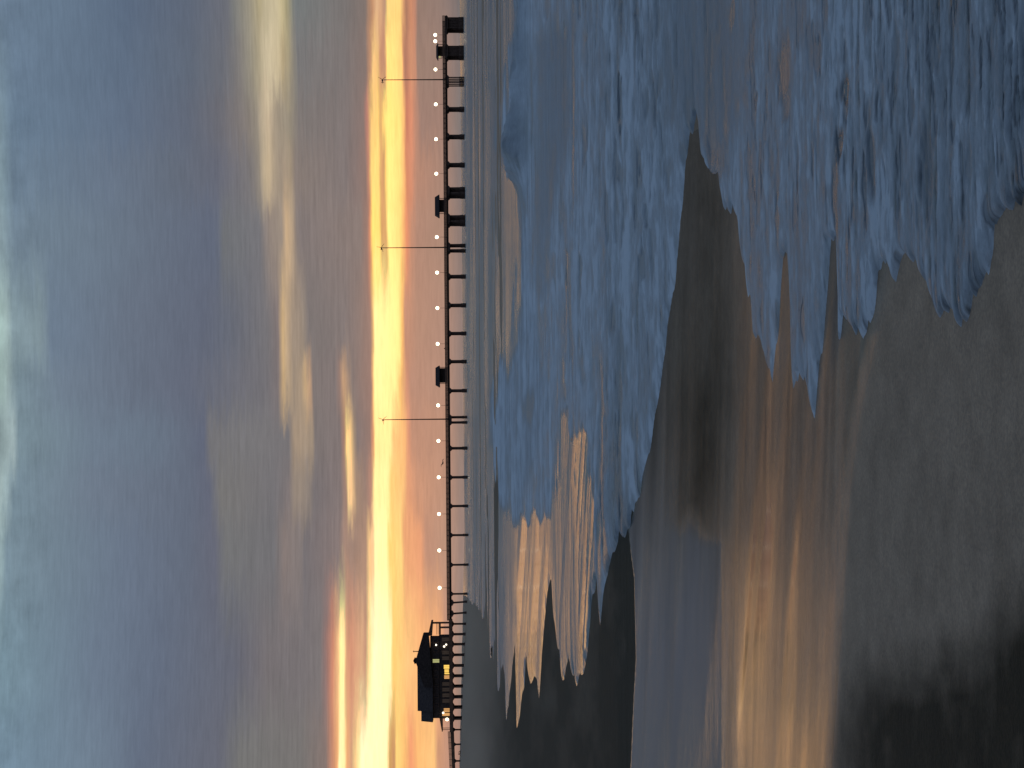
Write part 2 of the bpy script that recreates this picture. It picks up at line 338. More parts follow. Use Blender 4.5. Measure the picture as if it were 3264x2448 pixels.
RIPL = np.maximum(RIPL, TONG * np.clip(0.22 + 1.5 * fbm(PX / 17.0 + PY / 260.0, PY / 1500.0, 3), 0, 0.75))
RIPL = np.maximum(RIPL, np.maximum(np.maximum(0.9 * dark_band, 0.6 * brown), 0.55 * gap * sst(1640, 1700, PX)))
rip = np.where(front, 0.16 + 0.84 * np.clip(RIPL, 0, 1.2) * (1 - 0.25 * calm), 0.5)

def water_z():
    px_m = Rg / FPX
    sd = WSD * px_m                                       # metres inside the edge
    T = 0.020 + 0.014 * sst(7, 20, Rg)
    lip = np.where(sd > 0, T * (1 - np.exp(-sd / (0.005 + 0.0008 * Rg))), sd * 0.6)
    z = SZ + np.clip(lip, -0.08, 1)
    inner = np.clip(sd / (0.10 + 0.01 * Rg), 0, 1)
    # froth relief
    z = z + foam * inner * (0.005 * fbm(GX * 9.0, GY * 16.0, 4) * sst(16, 8, Rg) + 0.006 * (0.9 + fbm(GX * 2.6 + 0.7 * GY, GY * 3.4 - 0.5 * GX, 4)) + 0.02 * (0.9 + fbm(GX * 0.55, GY * 0.8, 3)) * sst(7, 14, Rg))
    # the little bore running in
    d = GY - (47.5 + 0.5 * fbm(GX * 0.2, GY * 0, 2) - 0.10 * (GX - 6.4))
    prof = np.where(d < 0, np.exp(-(d / 1.5) ** 2), np.exp(-(d / 3.2) ** 2))
    hx = 0.52 * np.where(GX > 6.3, np.exp(-np.clip(GX - 6.3, 0, 40) / 4.2), np.exp(-((GX - 6.3) / 0.9) ** 2)) + 0.04 * sst(2.5, 5, GX) * sst(14, 5, GX)
    z = z + prof * hx * (1 + 0.55 * fbm(GX * 1.9, GY * 0.7, 4))
    # offshore swell and chop, up to the distance where the mesh can carry it
    off = sst(50, 90, Rg) * sst(1650, 1580, PX)
    a = np.radians(12)
    q = GY * math.cos(a) + GX * math.sin(a)
    z = z + off * sst(900, 250, Rg) * (0.025 * np.sin(q / 3.3 + 2.5 * fbm(GX * 0.05, GY * 0.05, 2)) + 0.04 * np.sin(q / 7.7 + 2 * fbm(GX * 0.03, GY * 0.03, 2) + GX * 0.03))
    z = z + off * 0.10 * fbm(GX * 0.22, GY * 0.5, 4) * sst(260, 60, Rg)
    return z

def make_sheet(name, Z, keep, attrs, mat):
    nr, nc = Z.shape
    idx = np.arange(nr * nc).reshape(nr, nc)
    f = np.stack([idx[:-1, :-1], idx[:-1, 1:], idx[1:, 1:], idx[1:, :-1]], -1).reshape(-1, 4)
    if keep is not None:
        k = keep[:-1, :-1] | keep[:-1, 1:] | keep[1:, 1:] | keep[1:, :-1]
        f = f[k.ravel()]
    co = np.stack([GX, GY, Z], -1).reshape(-1, 3)
    used = np.zeros(len(co), bool); used[f.ravel()] = True
    remap = np.cumsum(used) - 1
    f = remap[f]; co = co[used]
    f = f[:, ::-1]                                        # face up
    me = bpy.data.meshes.new(name)
    me.vertices.add(len(co)); me.vertices.foreach_set('co', co.astype(np.float32).ravel())
    me.loops.add(f.size); me.loops.foreach_set('vertex_index', f.astype(np.int32).ravel())
    me.polygons.add(len(f)); me.polygons.foreach_set('loop_start', np.arange(0, f.size, 4, dtype=np.int32))
    me.polygons.foreach_set('loop_total', np.full(len(f), 4, dtype=np.int32))
    me.polygons.foreach_set('use_smooth', np.ones(len(f), bool))
    me.update(calc_edges=True)
    for an, arr in attrs.items():
        at = me.attributes.new(an, 'FLOAT', 'POINT')
        at.data.foreach_set('value', arr.ravel()[used].astype(np.float32))
    me.materials.append(mat)
    o = bpy.data.objects.new(name, me); COL.objects.link(o)
    o['kind'] = 'structure'
    return o

# --- sand: wetness and tone
def sand_masks():
    e1 = 10 * fbm(PX / 60.0, PY / 300.0, 3)
    WET = [(2005,1690),(2040,1560),(2100,1230),(2165,760),(2190,430),(2420,300),(2900,500),(2850,800),(2790,1060),(2735,1300),(2697,1600),(2672,2000),(2645,2448),(2600,3200),(2010,3200),(2012,2448),(2025,2100),(2022,1850)]
    wet = soft(WET, 1.0 + 28 * sst(2400, 2650, PX), e1 * 0.5, 0)
    wet = wet * sst(16.55, 16.45, Rg)
    wet_full = np.clip(wet, 0, 1)
    film = np.clip(0.80 + 0.40 * fbm(PX / 34.0 + PY / 420.0, PY / 900.0, 5), 0.3, 1)
    wet = wet * np.where(PX > 2300, film, 0.5 + 0.5 * film)
    DARK_REFL = [(2165,300),(2290,450),(2330,700),(2330,1150),(2290,1500),(2250,1680),(2190,1620),(2180,1300),(2185,800)]
    dk = soft(DARK_REFL, 75, e1, 90 * vn(PX / 40.0, PY / 400.0))  # dark reflection in the pool, painted into sand tone and wetness
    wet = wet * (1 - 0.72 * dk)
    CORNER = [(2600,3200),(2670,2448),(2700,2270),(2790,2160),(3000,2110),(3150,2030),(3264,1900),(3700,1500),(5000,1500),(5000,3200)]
    cor = soft(CORNER, 120, e1 * 3, 40 * fbm(PX / 80.0, PY / 80.0, 3))  # sand darkens softly into the near corner
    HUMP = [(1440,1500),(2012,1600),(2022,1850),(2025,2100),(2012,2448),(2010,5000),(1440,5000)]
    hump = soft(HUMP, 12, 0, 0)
    damp = 0.5 * np.ones_like(PX)
    wet = np.where(front, np.maximum(wet, 0.0), 0.1)
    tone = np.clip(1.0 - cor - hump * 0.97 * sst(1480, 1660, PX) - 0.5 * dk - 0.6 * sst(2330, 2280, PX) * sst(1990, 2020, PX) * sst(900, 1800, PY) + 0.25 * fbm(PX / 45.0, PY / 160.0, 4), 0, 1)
    tone = np.where(front, tone, 0.6)
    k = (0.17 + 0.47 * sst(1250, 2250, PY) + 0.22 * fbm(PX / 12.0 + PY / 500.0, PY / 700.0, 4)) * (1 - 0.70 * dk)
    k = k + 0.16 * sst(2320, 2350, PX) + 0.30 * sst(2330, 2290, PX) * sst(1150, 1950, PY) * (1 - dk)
    k = k * (1 - 0.05 * sst(2320, 2240, PX) * sst(1900, 1300, PY))
    film = np.where(front, 1 - wet_full * (1 - np.clip(k, 0.05, 0.95)), 1.0)
    return wet, tone, film

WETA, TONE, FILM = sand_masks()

def sand_material():
    mt, nt, b, out = new_mat('wet_sand')
    N = nt.nodes.new; L = nt.links.new
    aw = N("ShaderNodeAttribute"); aw.attribute_name = 'wet'
    at = N("ShaderNodeAttribute"); at.attribute_name = 'tone'
    geo = N("ShaderNodeNewGeometry")
    n1 = N("ShaderNodeTexNoise"); n1.inputs['Scale'].default_value = 9.0; n1.inputs['Detail'].default_value = 9; n1.inputs['Roughness'].default_value = 0.7
    L(geo.outputs['Position'], n1.inputs['Vector'])
    mp = N("ShaderNodeMapping"); mp.inputs['Scale'].default_value = (0.5, 2.6, 1)
    L(geo.outputs['Position'], mp.inputs[0])
    n2 = N("ShaderNodeTexNoise"); n2.inputs['Scale'].default_value = 2.4; n2.inputs['Detail'].default_value = 5
    L(mp.outputs[0], n2.inputs['Vector'])
    # base colour: darker tone of sand to ordinary damp sand
    mix = N("ShaderNodeMix"); mix.data_type = 'RGBA'
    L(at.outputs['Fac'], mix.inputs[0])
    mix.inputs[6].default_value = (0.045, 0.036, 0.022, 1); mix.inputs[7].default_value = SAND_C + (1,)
    mul = N("ShaderNodeMix"); mul.data_type = 'RGBA'; mul.blend_type = 'MULTIPLY'; mul.inputs[0].default_value = 1.0
    cr = N("ShaderNodeValToRGB"); cr.color_ramp.elements[0].position = 0.25; cr.color_ramp.elements[1].position = 0.75
    cr.color_ramp.elements[0].color = (0.78, 0.78, 0.78, 1); cr.color_ramp.elements[1].color = (1.16, 1.16, 1.16, 1)
    L(n1.outputs[0], cr.inputs[0]); L(mix.outputs[2], mul.inputs[6]); L(cr.outputs[0], mul.inputs[7])
    dk = N("ShaderNodeMix"); dk.data_type = 'RGBA'; dk.blend_type = 'MULTIPLY'
    L(aw.outputs['Fac'], dk.inputs[0]); L(mul.outputs[2], dk.inputs[6]); dk.inputs[7].default_value = (0.45, 0.45, 0.45, 1)
    L(dk.outputs[2], b.inputs['Base Color'])
    b.inputs['IOR'].default_value = 1.33
    # roughness: a film of water is a mirror, drained sand is matt
    rr = N("ShaderNodeMapRange"); L(aw.outputs['Fac'], rr.inputs[0]); rr.inputs[2].default_value = 0.4
    rr.inputs[3].default_value = 0.62; rr.inputs[4].default_value = 0.085
    L(rr.outputs[0], b.inputs['Roughness'])
    sp = N("ShaderNodeMapRange"); L(aw.outputs['Fac'], sp.inputs[0]); sp.inputs[1].default_value = 0.35; sp.inputs[3].default_value = 0.06; sp.inputs[4].default_value = 0.40
    L(sp.outputs[0], b.inputs['Specular IOR Level'])
    bp = N("ShaderNodeBump"); bp.inputs['Distance'].default_value = 0.02
    st = N("ShaderNodeMapRange"); L(aw.outputs['Fac'], st.inputs[0]); st.inputs[3].default_value = 0.5; st.inputs[4].default_value = 0.007
    L(st.outputs[0], bp.inputs['Strength'])
    mx = N("ShaderNodeMath"); mx.operation = 'MULTIPLY_ADD'; L(n2.outputs[0], mx.inputs[0]); mx.inputs[1].default_value = 1.4; L(n1.outputs[0], mx.inputs[2])
    n3 = N("ShaderNodeTexNoise"); n3.inputs['Scale'].default_value = 110.0; n3.inputs['Detail'].default_value = 3
    L(geo.outputs['Position'], n3.inputs['Vector'])
    mx2 = N("ShaderNodeMath"); mx2.operation = 'MULTIPLY_ADD'; L(n3.outputs[0], mx2.inputs[0]); mx2.inputs[1].default_value = 0.35; L(mx.outputs[0], mx2.inputs[2])
    L(mx2.outputs[0], bp.inputs['Height']); L(bp.outputs[0], b.inputs['Normal'])
    grain = N("ShaderNodeValToRGB"); grain.color_ramp.elements[0].position = 0.3; grain.color_ramp.elements[1].position = 0.7
    grain.color_ramp.elements[0].color = (0.82, 0.83, 0.85, 1); grain.color_ramp.elements[1].color = (1.17, 1.15, 1.12, 1)
    L(n3.outputs[0], grain.inputs[0])
    gm = N("ShaderNodeMix"); gm.data_type = 'RGBA'; gm.blend_type = 'MULTIPLY'; gm.inputs[0].default_value = 1.0
    L(dk.outputs[2], gm.inputs[6]); L(grain.outputs[0], gm.inputs[7]); L(gm.outputs[2], b.inputs['Base Color'])
    # where the film of water has broken up, matt grains show between the wet ones
    af = N("ShaderNodeAttribute"); af.attribute_name = 'film'
    df = N("ShaderNodeBsdfDiffuse"); L(gm.outputs[2], df.inputs['Color'])
    ms = N("ShaderNodeMixShader"); L(af.outputs['Fac'], ms.inputs[0]); L(df.outputs[0], ms.inputs[1]); L(b.outputs[0], ms.inputs[2])
    L(ms.outputs[0], out.inputs[0])
    return mt

def sea_material():
    mt, nt, b, out = new_mat('sea_water')
    N = nt.nodes.new; L = nt.links.new
    af = N("ShaderNodeAttribute"); af.attribute_name = 'foam'
    ar = N("ShaderNodeAttribute"); ar.attribute_name = 'rip'
    geo = N("ShaderNodeNewGeometry")
    def noise(scale, det, rough, mpscale=None):
        n = N("ShaderNodeTexNoise"); n.inputs['Scale'].default_value = scale; n.inputs['Detail'].default_value = det; n.inputs['Roughness'].default_value = rough
        if mpscale:
            mp = N("ShaderNodeMapping"); mp.inputs['Scale'].default_value = mpscale; L(geo.outputs['Position'], mp.inputs[0]); L(mp.outputs[0], n.inputs['Vector'])
        else: L(geo.outputs['Position'], n.inputs['Vector'])
        return n.outputs[0]
    nf = noise(4.5, 10, 0.74, (0.50, 1.0, 1.0))
    nb = noise(0.50, 6, 0.62, (0.45, 1.0, 1.0))
    nf2 = noise(17.0, 8, 0.72, (0.42, 1.0, 1.0))
    nh = noise(1.1, 4, 0.55, (0.35, 1.0, 1.0))
    def M_(op, a, b_=None, c=None, clamp=False):
        n = N("ShaderNodeMath"); n.operation = op; n.use_clamp = clamp
        for i, v in enumerate((a, b_, c)):
            if v is None: continue
            if isinstance(v, (int, float)): n.inputs[i].default_value = v
            else: L(v, n.inputs[i])
        return n.outputs[0]
    # froth cover: foam attribute broken up by noise
    v = M_('ADD', M_('ADD', M_('MULTIPLY', M_('SUBTRACT', nf, 0.5), 1.5), M_('MULTIPLY', M_('SUBTRACT', nf2, 0.5), 1.3)), M_('MULTIPLY', M_('SUBTRACT', nb, 0.5), 1.5))
    hole = N("ShaderNodeMapRange"); L(nh, hole.inputs[0]); hole.inputs[1].default_value = 0.34; hole.inputs[2].default_value = 0.43; hole.inputs[3].default_value = 0.35; hole.inputs[4].default_value = 1.0
    body = M_('MULTIPLY', af.outputs['Fac'], 0.90)
    cover = M_('MULTIPLY', M_('ADD', body, M_('MULTIPLY', v, body)), hole.outputs[0], clamp=True)
    mixc = N("ShaderNodeMix"); mixc.data_type = 'RGBA'; L(cover, mixc.inputs[0])
    turb = N('ShaderNodeMix'); turb.data_type = 'RGBA'; L(ar.outputs['Fac'], turb.inputs[0]); turb.inputs[6].default_value = (0.020, 0.028, 0.032, 1); turb.inputs[7].default_value = (0.16, 0.19, 0.205, 1)
    L(turb.outputs[2], mixc.inputs[6]); mixc.inputs[7].default_value = FOAM_C + (1,)
    L(mixc.outputs[2], b.inputs['Base Color'])
    b.inputs['IOR'].default_value = 1.33
    ro = M_('ADD', M_('MULTIPLY', cover, 0.55), M_('MULTIPLY_ADD', ar.outputs['Fac'], 0.30, 0.03))
    L(ro, b.inputs['Roughness'])
    L(M_('MULTIPLY', M_('SUBTRACT', 0.25, M_('MULTIPLY', ar.outputs['Fac'], 0.10)), M_('SUBTRACT', 1.0, M_('MULTIPLY', af.outputs['Fac'], 0.80, clamp=True))), b.inputs['Specular IOR Level'])
    # ripples
    w1 = noise(0.9, 3, 0.55, (0.35, 1.0, 1.0)); w2 = noise(5.0, 4, 0.6, (0.6, 1.0, 1.0))
    hgt = M_('ADD', M_('MULTIPLY', w1, 0.30), M_('MULTIPLY', w2, 0.045))
    hgt = M_('MULTIPLY', hgt, ar.outputs['Fac'])
    hgt = M_('ADD', hgt, M_('MULTIPLY', M_('MULTIPLY', nf, cover), 0.06))
    bp = N("ShaderNodeBump"); bp.inputs['Strength'].default_value = 0.8; bp.inputs['Distance'].default_value = 1.0
    L(hgt, bp.inputs['Height']); L(bp.outputs[0], b.inputs['Normal'])
    return mt
SAND_C = (0.37, 0.275, 0.185)
FOAM_C = (0.62, 0.685, 0.70)

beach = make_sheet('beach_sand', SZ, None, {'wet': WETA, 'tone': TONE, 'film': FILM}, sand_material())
sea = make_sheet('sea_water', water_z(), WSD > 0, {'foam': foam, 'rip': rip}, sea_material())

# ------------------------------------------------------------------ mesh helpers
class MB:
    def __init__(self): self.v = []; self.f = []
    def box(self, t0, t1, s0, s1, z0, z1):
        b = len(self.v)
        for z in (z0, z1):
            for (t, s) in ((t0, s0), (t1, s0), (t1, s1), (t0, s1)): self.v.append((t, s, z))
        for q in ((3,2,1,0),(4,5,6,7),(0,1,5,4),(1,2,6,5),(2,3,7,6),(3,0,4,7)): self.f.append(tuple(b + i for i in q))
        return self
    def prism(self, pts, s0, s1):
        """outline in (t, z), pushed through the transverse direction s"""
        b = len(self.v); n = len(pts)
        for s in (s0, s1):
            for (t, z) in pts: self.v.append((t, s, z))
        self.f.append(tuple(b + i for i in range(n))); self.f.append(tuple(b + n + i for i in reversed(range(n))))
        for i in range(n):
            j = (i + 1) % n
            self.f.append((b + j, b + i, b + n + i, b + n + j))
        return self
    def prism_t(self, pts, t0, t1):
        """outline in (s, z), pushed along the pier t"""
        b = len(self.v); n = len(pts)
        for t in (t0, t1):
            for (s, z) in pts: self.v.append((t, s, z))
        self.f.append(tuple(b + i for i in reversed(range(n)))); self.f.append(tuple(b + n + i for i in range(n)))
        for i in range(n):
            j = (i + 1) % n
            self.f.append((b + i, b + j, b + n + j, b + n + i))
        return self
    def tube(self, p0, p1, r0, r1, n=10):
        p0 = Vector(p0); p1 = Vector(p1); d = (p1 - p0).normalized()
        a = d.cross(Vector((0, 0, 1)));
        if a.length < 1e-3: a = Vector((1, 0, 0))
        a.normalize(); c = d.cross(a); b = len(self.v)
        for p, r in ((p0, r0), (p1, r1)):
            for k in range(n):
                an = 2 * math.pi * k / n
                self.v.append(tuple(p + a * math.cos(an) * r + c * math.sin(an) * r))
        for k in range(n):
            k2 = (k + 1) % n; self.f.append((b + k, b + k2, b + n + k2, b + n + k))
        self.f.append(tuple(b + k for k in reversed(range(n)))); self.f.append(tuple(b + n + k for k in range(n)))
        return self
    def ball(self, c, r, sz=1.0, nu=14, nv=8):
        b = len(self.v); self.v.append((c[0], c[1], c[2] + r * sz))
        for i in range(1, nv):
            ph = math.pi * i / nv
            for k in range(nu):
                th = 2 * math.pi * k / nu
                self.v.append((c[0] + r * math.sin(ph) * math.cos(th), c[1] + r * math.sin(ph) * math.sin(th), c[2] + r * sz * math.cos(ph)))
        self.v.append((c[0], c[1], c[2] - r * sz)); e = len(self.v) - 1
        for k in range(nu):
            k2 = (k + 1) % nu
            self.f.append((b, b + 1 + k, b + 1 + k2)); self.f.append((e, e - nu + k2, e - nu + k))
            for i in range(nv - 2):
                q = b + 1 + i * nu
                self.f.append((q + k, q + nu + k, q + nu + k2, q + k2))
        return self
    def build(self, name, mat, parent=None, smooth=False):
        me = bpy.data.meshes.new(name); me.from_pydata(self.v, [], self.f); me.update()
        me.materials.append(mat)
        if smooth:
            for p in me.polygons: p.use_smooth = True
        o = bpy.data.objects.new(name, me); COL.objects.link(o)
        if parent: o.parent = parent
        return o

# ------------------------------------------------------------------ pier frame of reference
TH = math.radians(6.6); PD = 820.0
def T(y, s=0.0):
    """distance along the pier of picture row y"""
    k = (1224.0 - y) / FPX
    c, sn = math.cos(TH), math.sin(TH)
    return (k * (PD + s * c) + s * sn) / (c - k * sn)
def Zp(x, y, s=0.0):
    t = T(y, s); dep = PD + t * math.sin(TH) + s * math.cos(TH)
    return CAM_Z + dep * (1476 + ROLL * (y - 1224) - x) / FPX
def W(t, s, z=0.0):
    return Vector((t * math.cos(TH) - s * math.sin(TH), PD + t * math.sin(TH) + s * math.cos(TH), z))
def place(name, y, s, z, label, cat, group=None):
    o = empty(name, W(T(y, s), s, z), label, cat, group)
    o.rotation_euler = (0, 0, TH)
    return o

DECK0, DECK1, RAIL = 7.75, 8.75, 9.85
WID = 7.5
pier = empty('fishing_pier', W(0, 0, 0), 'long dark fishing pier on rows of piles running from the beach out into the sea', 'pier')
pier.rotation_euler = (0, 0, TH)

def pier_part(name, mb, mat, parent=pier): return mb.build(name, mat, parent)

tA, tB = T(2312), T(186)
# deck with girders
pier_part('deck', MB().box(tA, tB, 0, WID, DECK1 - 0.30, DECK1), M['concrete'])
for s in (0.9, WID - 1.5):
    pier_part('girder', MB().box(tA, tB, s, s + 0.6, DECK0, DECK1 - 0.303), M['concrete'])
# T-shaped head
tE = T(50)
pier_part('end_deck', MB().box(tB + 0.003, tE, -0.6, 8.1, DECK1 - 0.95, DECK1 + 0.02), M['concrete'])

def railing(t0, t1, s, zb=DECK1, dz=0.0):
    mb = MB(); n = max(2, int(abs(t1 - t0) / 2.4))
    L_ = t1 - t0
    def zz(t): return zb + dz * (t - t0) / L_
    for i in range(n + 1):
        t = t0 + L_ * i / n
        mb.box(t - 0.09, t + 0.09, s - 0.07, s + 0.07, zz(t), zz(t) + 1.1)
    for h, th in ((0.10, 0.22), (0.42, 0.20), (0.72, 0.18), (1.00, 0.15)):
        if dz == 0: mb.box(t0, t1, s - 0.045, s + 0.045, zb + h, zb + h + th)
        else:
            mb.prism([(t0, zb + h), (t1, zb + dz + h), (t1, zb + dz + h + th), (t0, zb + h + th)], s - 0.045, s + 0.045)
    return mb
for s in (0.15, WID - 0.15):
    pier_part('railing', railing(T(1975), tB, s), M['timber'])
pier_part('railing', railing(tB + 0.2, tE, -0.45, DECK1 + 0.02), M['timber'])
pier_part('railing', railing(tB + 0.2, tE, 7.95, DECK1 + 0.02), M['timber'])

# bents: a cap beam with its haunches, carrying the row of piles
def bent(y, rows=(0.0,), svals=(0.8, 3.75, 6.7), rad=0.42, zb=-1.8, cap=2.1, zt=DECK0, rake=0.0):
    t = T(y)
    r0, r1 = min(rows), max(rows)
    mb = MB()
    s0, s1 = min(svals) - 0.9, max(svals) + 0.9
    mb.prism([(t + r0 - cap / 2, zt + 0.3), (t + r0 - cap / 2, zt - 0.12), (t + r0 - rad * 1.15, zt - 0.75), (t + r1 + rad * 1.15, zt - 0.75), (t + r1 + cap / 2, zt - 0.12), (t + r1 + cap / 2, zt + 0.3)], s0, s1)
    b = mb.build('pile_bent', M['concrete'], pier)
    for r in rows:
        for s in svals:
            p = MB().tube((t + r + random.uniform(-.05, .05) + rake, s, zb), (t + r, s, zt - 0.7), rad * 1.02, rad, 12)
            # pile sleeve near the waterline
            p.tube((t + r + rake * 0.75, s, zb), (t + r + rake * 0.7, s, 2.2), rad * 1.3, rad * 1.3, 12)
            p.build('pile', M['concrete'], b, True)
    return b

for y in (341, 429, 519, 876, 968, 1058, 1148, 1241, 1425, 1518, 1610, 1703, 1798, 1891):
    bent(y)
for y in (608, 697):
    bent(y, rows=(-1.15, 1.15), svals=(-1.5, 1.5, 4.5, 7.5, 9.0))
for y in (252, 785, 1334):
    bent(y, rows=(-1.25, 1.2), rad=0.30, cap=1.9)
sand_at = lambda y, s: float(sand_z(np.array([W(T(y), s).x]), np.array([W(T(y), s).y]))[0])
for i, y in enumerate((1919, 1954, 1987, 2020, 2052, 2086, 2120, 2153, 2186, 2220, 2253, 2288)):
    bent(y, svals=(0.9, 3.75, 6.6) if y < 1990 else (-3.5, 1.0, 5.0, 10.0), rad=0.40, zb=-1.2, cap=2.9, zt=DECK0 - 0.2, rake=(0.5 if i in (0, 1) else 0.0))
# closely piled head of the pier
bent(71, rows=(-2.4, -1.6, -0.8, 0.0, 0.8, 1.6, 2.4), svals=(0.3, 2.6, 4.9, 7.2), rad=0.36, cap=2.0, zt=DECK0 + 0.2)
bent(160, rows=(-2.1, -1.4, -0.7, 0.0, 0.7, 1.4, 2.1), svals=(0.3, 2.6, 4.9, 7.2), rad=0.36, cap=2.0, zt=DECK0 + 0.2)

# platform under the house and the walkway to the dune
pier_part('house_platform', MB().box(T(2329), T(1972), -4.5, -0.003, DECK0 - 0.25, DECK1 + 0.25).box(T(2329), T(1972), WID + 0.003, 14, DECK0 - 0.25, DECK1 + 0.25), M['timber'])
tW0, tW1 = T(2330), T(2780)
pier_part('walkway', MB().prism([(tW1, 5.4), (tW1, 6.4), (tW0, DECK1), (tW0, DECK0 - 0.6)], 0.5, 5.0), M['timber'])
pier_part('railing', railing(tW0, tW1, 0.6, DECK1, 6.4 - DECK1), M['timber'])
for y in (2325, 2372, 2425, 2480):
    zt = np.interp(T(y), [tW1, tW0], [5.4, DECK0 - 0.6]) + 0.2
    bent(y, svals=(1.2, 4.2), rad=0.25, zb=0, cap=1.6, zt=zt)

# ------------------------------------------------------------------ pier house
hy = 2150
house = place('pier_house', hy, 0, DECK1, 'large dark shingled house with a long gabled roof on the pier', 'house')
S0 = -2.0                                                  # near wall
def hx(y, s=S0): return T(y, s) - T(hy, 0)
def hz(x, y=2150, s=S0): return Zp(x, y, s) - DECK1
def hp(name, mb, mat, parent=house): return mb.build(name, mat, parent)
z_up = hz(1400); z_eave = hz(1379); z_ridge = hz(1331)
zb = 0.26
hp('wall', MB().box(hx(2288), hx(2022), S0, 12, zb, z_up), M['shingle'])
hp('wall', MB().box(hx(2286), hx(2026), S0 - 0.3, 12.2, z_up + 0.003, z_eave + 1.0), M['shingle'])
def gable(t0, t1, ze, zr, s0, s1, parent=house, mat=M['roof'], name='roof'):
    sm = (s0 + s1) / 2
    return hp(name, MB().prism_t([(s0, ze), (s1, ze), (sm + 0.3, zr), (sm - 0.3, zr)], t0, t1), mat)
main = gable(hx(2262, 5), hx(2110, 5), z_eave, hz(1331, 2200, 5), S0 - 1.6, 13.5)
gable(hx(2295, 5), hx(2262.2, 5), z_eave + 0.004, hz(1343, 2280, 5), S0 - 1.2, 13.1)
# cross gable facing the beach, with its cupola
tc_, tr_, tl_ = hx(2103), hx(2014), hx(2186)
zc = hz(1326, 2100); zr_ = hz(1350, 2017)
hp('roof', MB().prism([(tl_, hz(1381)), (tr_, hz(1366)), (tr_, zr_), (tc_ + 0.6, zc), (tc_ - 0.6, zc), (tl_, hz(1352))], S0 - 1.9, 9), M['roof'])
hp('cupola', MB().box(tc_ - 1.3, tc_ + 1.3, 0.5, 3.1, zc - 1.2, zc + 0.5).prism([(tc_ - 1.7, zc + 0.5), (tc_ + 1.7, zc + 0.5), (tc_ + 0.15, zc + 1.3), (tc_ - 0.15, zc + 1.3)], 0.2, 3.4), M['roof'])
tv = hx(2073.5)
hp('weather_vane', MB().tube((tv, 1.5, hz(1342)), (tv, 1.5, hz(1316)), 0.22, 0.16, 8).tube((tv - 0.5, 1.5, hz(1319)), (tv + 0.5, 1.5, hz(1319)), 0.1, 0.1, 6), M['steel'])
# two-storey porch on the seaward end
pr0, pr1 = hx(2020), hx(1974)
hp('porch_roof', MB().prism([(pr0 - 0.5, hz(1364, 2000)), (pr1, hz(1375, 1974)), (pr1, hz(1379.5, 1974)), (pr0 - 0.5, hz(1376, 2000))], S0 - 1.0, 11), M['timber'])
hp('porch_floor', MB().box(pr0 + 0.02, hx(1981), S0 - 0.6, 10.5, hz(1404, 2000), hz(1399, 2000)), M['timber'])
for y_ in (1983, 1998):
    for s_ in (S0 - 0.4, 4.0, 10.2):
        hp('porch_post', MB().box(hx(y_) - 0.32, hx(y_) + 0.32, s_ - 0.2, s_ + 0.2, zb, hz(1378, 2000) if y_ < 1990 else hz(1404.5, 2000)), M['timber'])
hp('porch_railing', MB().box(pr0 + 0.02, hx(1981), S0 - 0.5, S0 - 0.4, hz(1393, 2000), hz(1391.6, 2000)).box(pr0 + 0.02, hx(1981), S0 - 0.5, S0 - 0.4, hz(1397, 2000), hz(1396, 2000)), M['timber'])
# lean-to porch on the landward end
q0, q1 = hx(2286), hx(2329)
hp('porch_roof', MB().prism([(q1, hz(1411, 2310)), (q1, hz(1408.5, 2310)), (q0, hz(1401, 2310)), (q0, hz(1411, 2310))], S0 - 0.5, 8), M['timber'])
for s_ in (S0, 7.4):
    hp('porch_post', MB().box(hx(2323) - 0.12, hx(2323) + 0.12, s_ - 0.12, s_ + 0.12, zb - 0.3, hz(1410.6, 2310)), M['timber'])
# windows: frame with a pane
def window(y0, y1, x0, x1, mat, mull=1, s=S0):
    a, b_ = hx(y1), hx(y0); za, zb_ = hz(x1), hz(x0)
    fr = MB(); w_ = 0.12
    fr.box(a - w_, b_ + w_, s - 0.10, s + 0.02, zb_, zb_ + w_).box(a - w_, b_ + w_, s - 0.10, s + 0.02, za - w_, za)
    fr.box(a - w_, a, s - 0.098, s + 0.018, za, zb_).box(b_, b_ + w_, s - 0.098, s + 0.018, za, zb_)
    for k in range(1, mull + 1):
        t_ = a + (b_ - a) * k / (mull + 1); fr.box(t_ - 0.06, t_ + 0.06, s - 0.096, s + 0.016, za, zb_)
    f = hp('window', fr, M['timber'])
    MB().box(a, b_, s - 0.04, s - 0.01, za, zb_).build('pane', mat, f)
window(2117, 2129, 1415, 1437, M['win'], 1)
window(2131, 2141, 1417, 1431, M['win'], 1)
window(2142.5, 2146.5, 1417, 1436, M['win'], 0)
window(2150, 2161, 1416, 1434, M['win2'], 1)
window(2255, 2267, 1414, 1436, M['win2'], 2)
window(2270, 2279, 1409, 1437, M['win2'], 0)
window(2098, 2109, 1380, 1400.5, M['dimglow'], 1, S0 - 0.3)
for y_ in (2036, 2068, 2125, 2150, 2180, 2210, 2240):
    window(y_, y_ + 9, 1383, 1397, M['glass'], 1, S0 - 0.3)
for y_ in (2030, 2072, 2090, 2172, 2190, 2208, 2226):
    window(y_, y_ + 11, 1410, 1434, M['weak'], 1)
def wall_lamp(x, y, r, mat, s=S0):
    l = hp('wall_lamp', MB().box(hx(y) - 0.07, hx(y) + 0.07, s - 0.30, s, hz(x) + r * 0.9, hz(x) + r * 0.9 + 0.12), M['steel'])
    MB().ball((hx(y), s - 0.25 - r, hz(x)), r).build('globe', mat, l, True)
wall_lamp(1391, 2052.5, 0.42, M['white'], S0 - 0.3)
wall_lamp(1416.5, 2058, 0.48, M['white']); wall_lamp(1423, 2052, 0.42, M['white'])
wall_lamp(1424, 2290, 0.72, M['lamp'])
wall_lamp(1412, 2269, 0.5, M['white']); wall_lamp(1436, 2271, 0.3, M['white'])

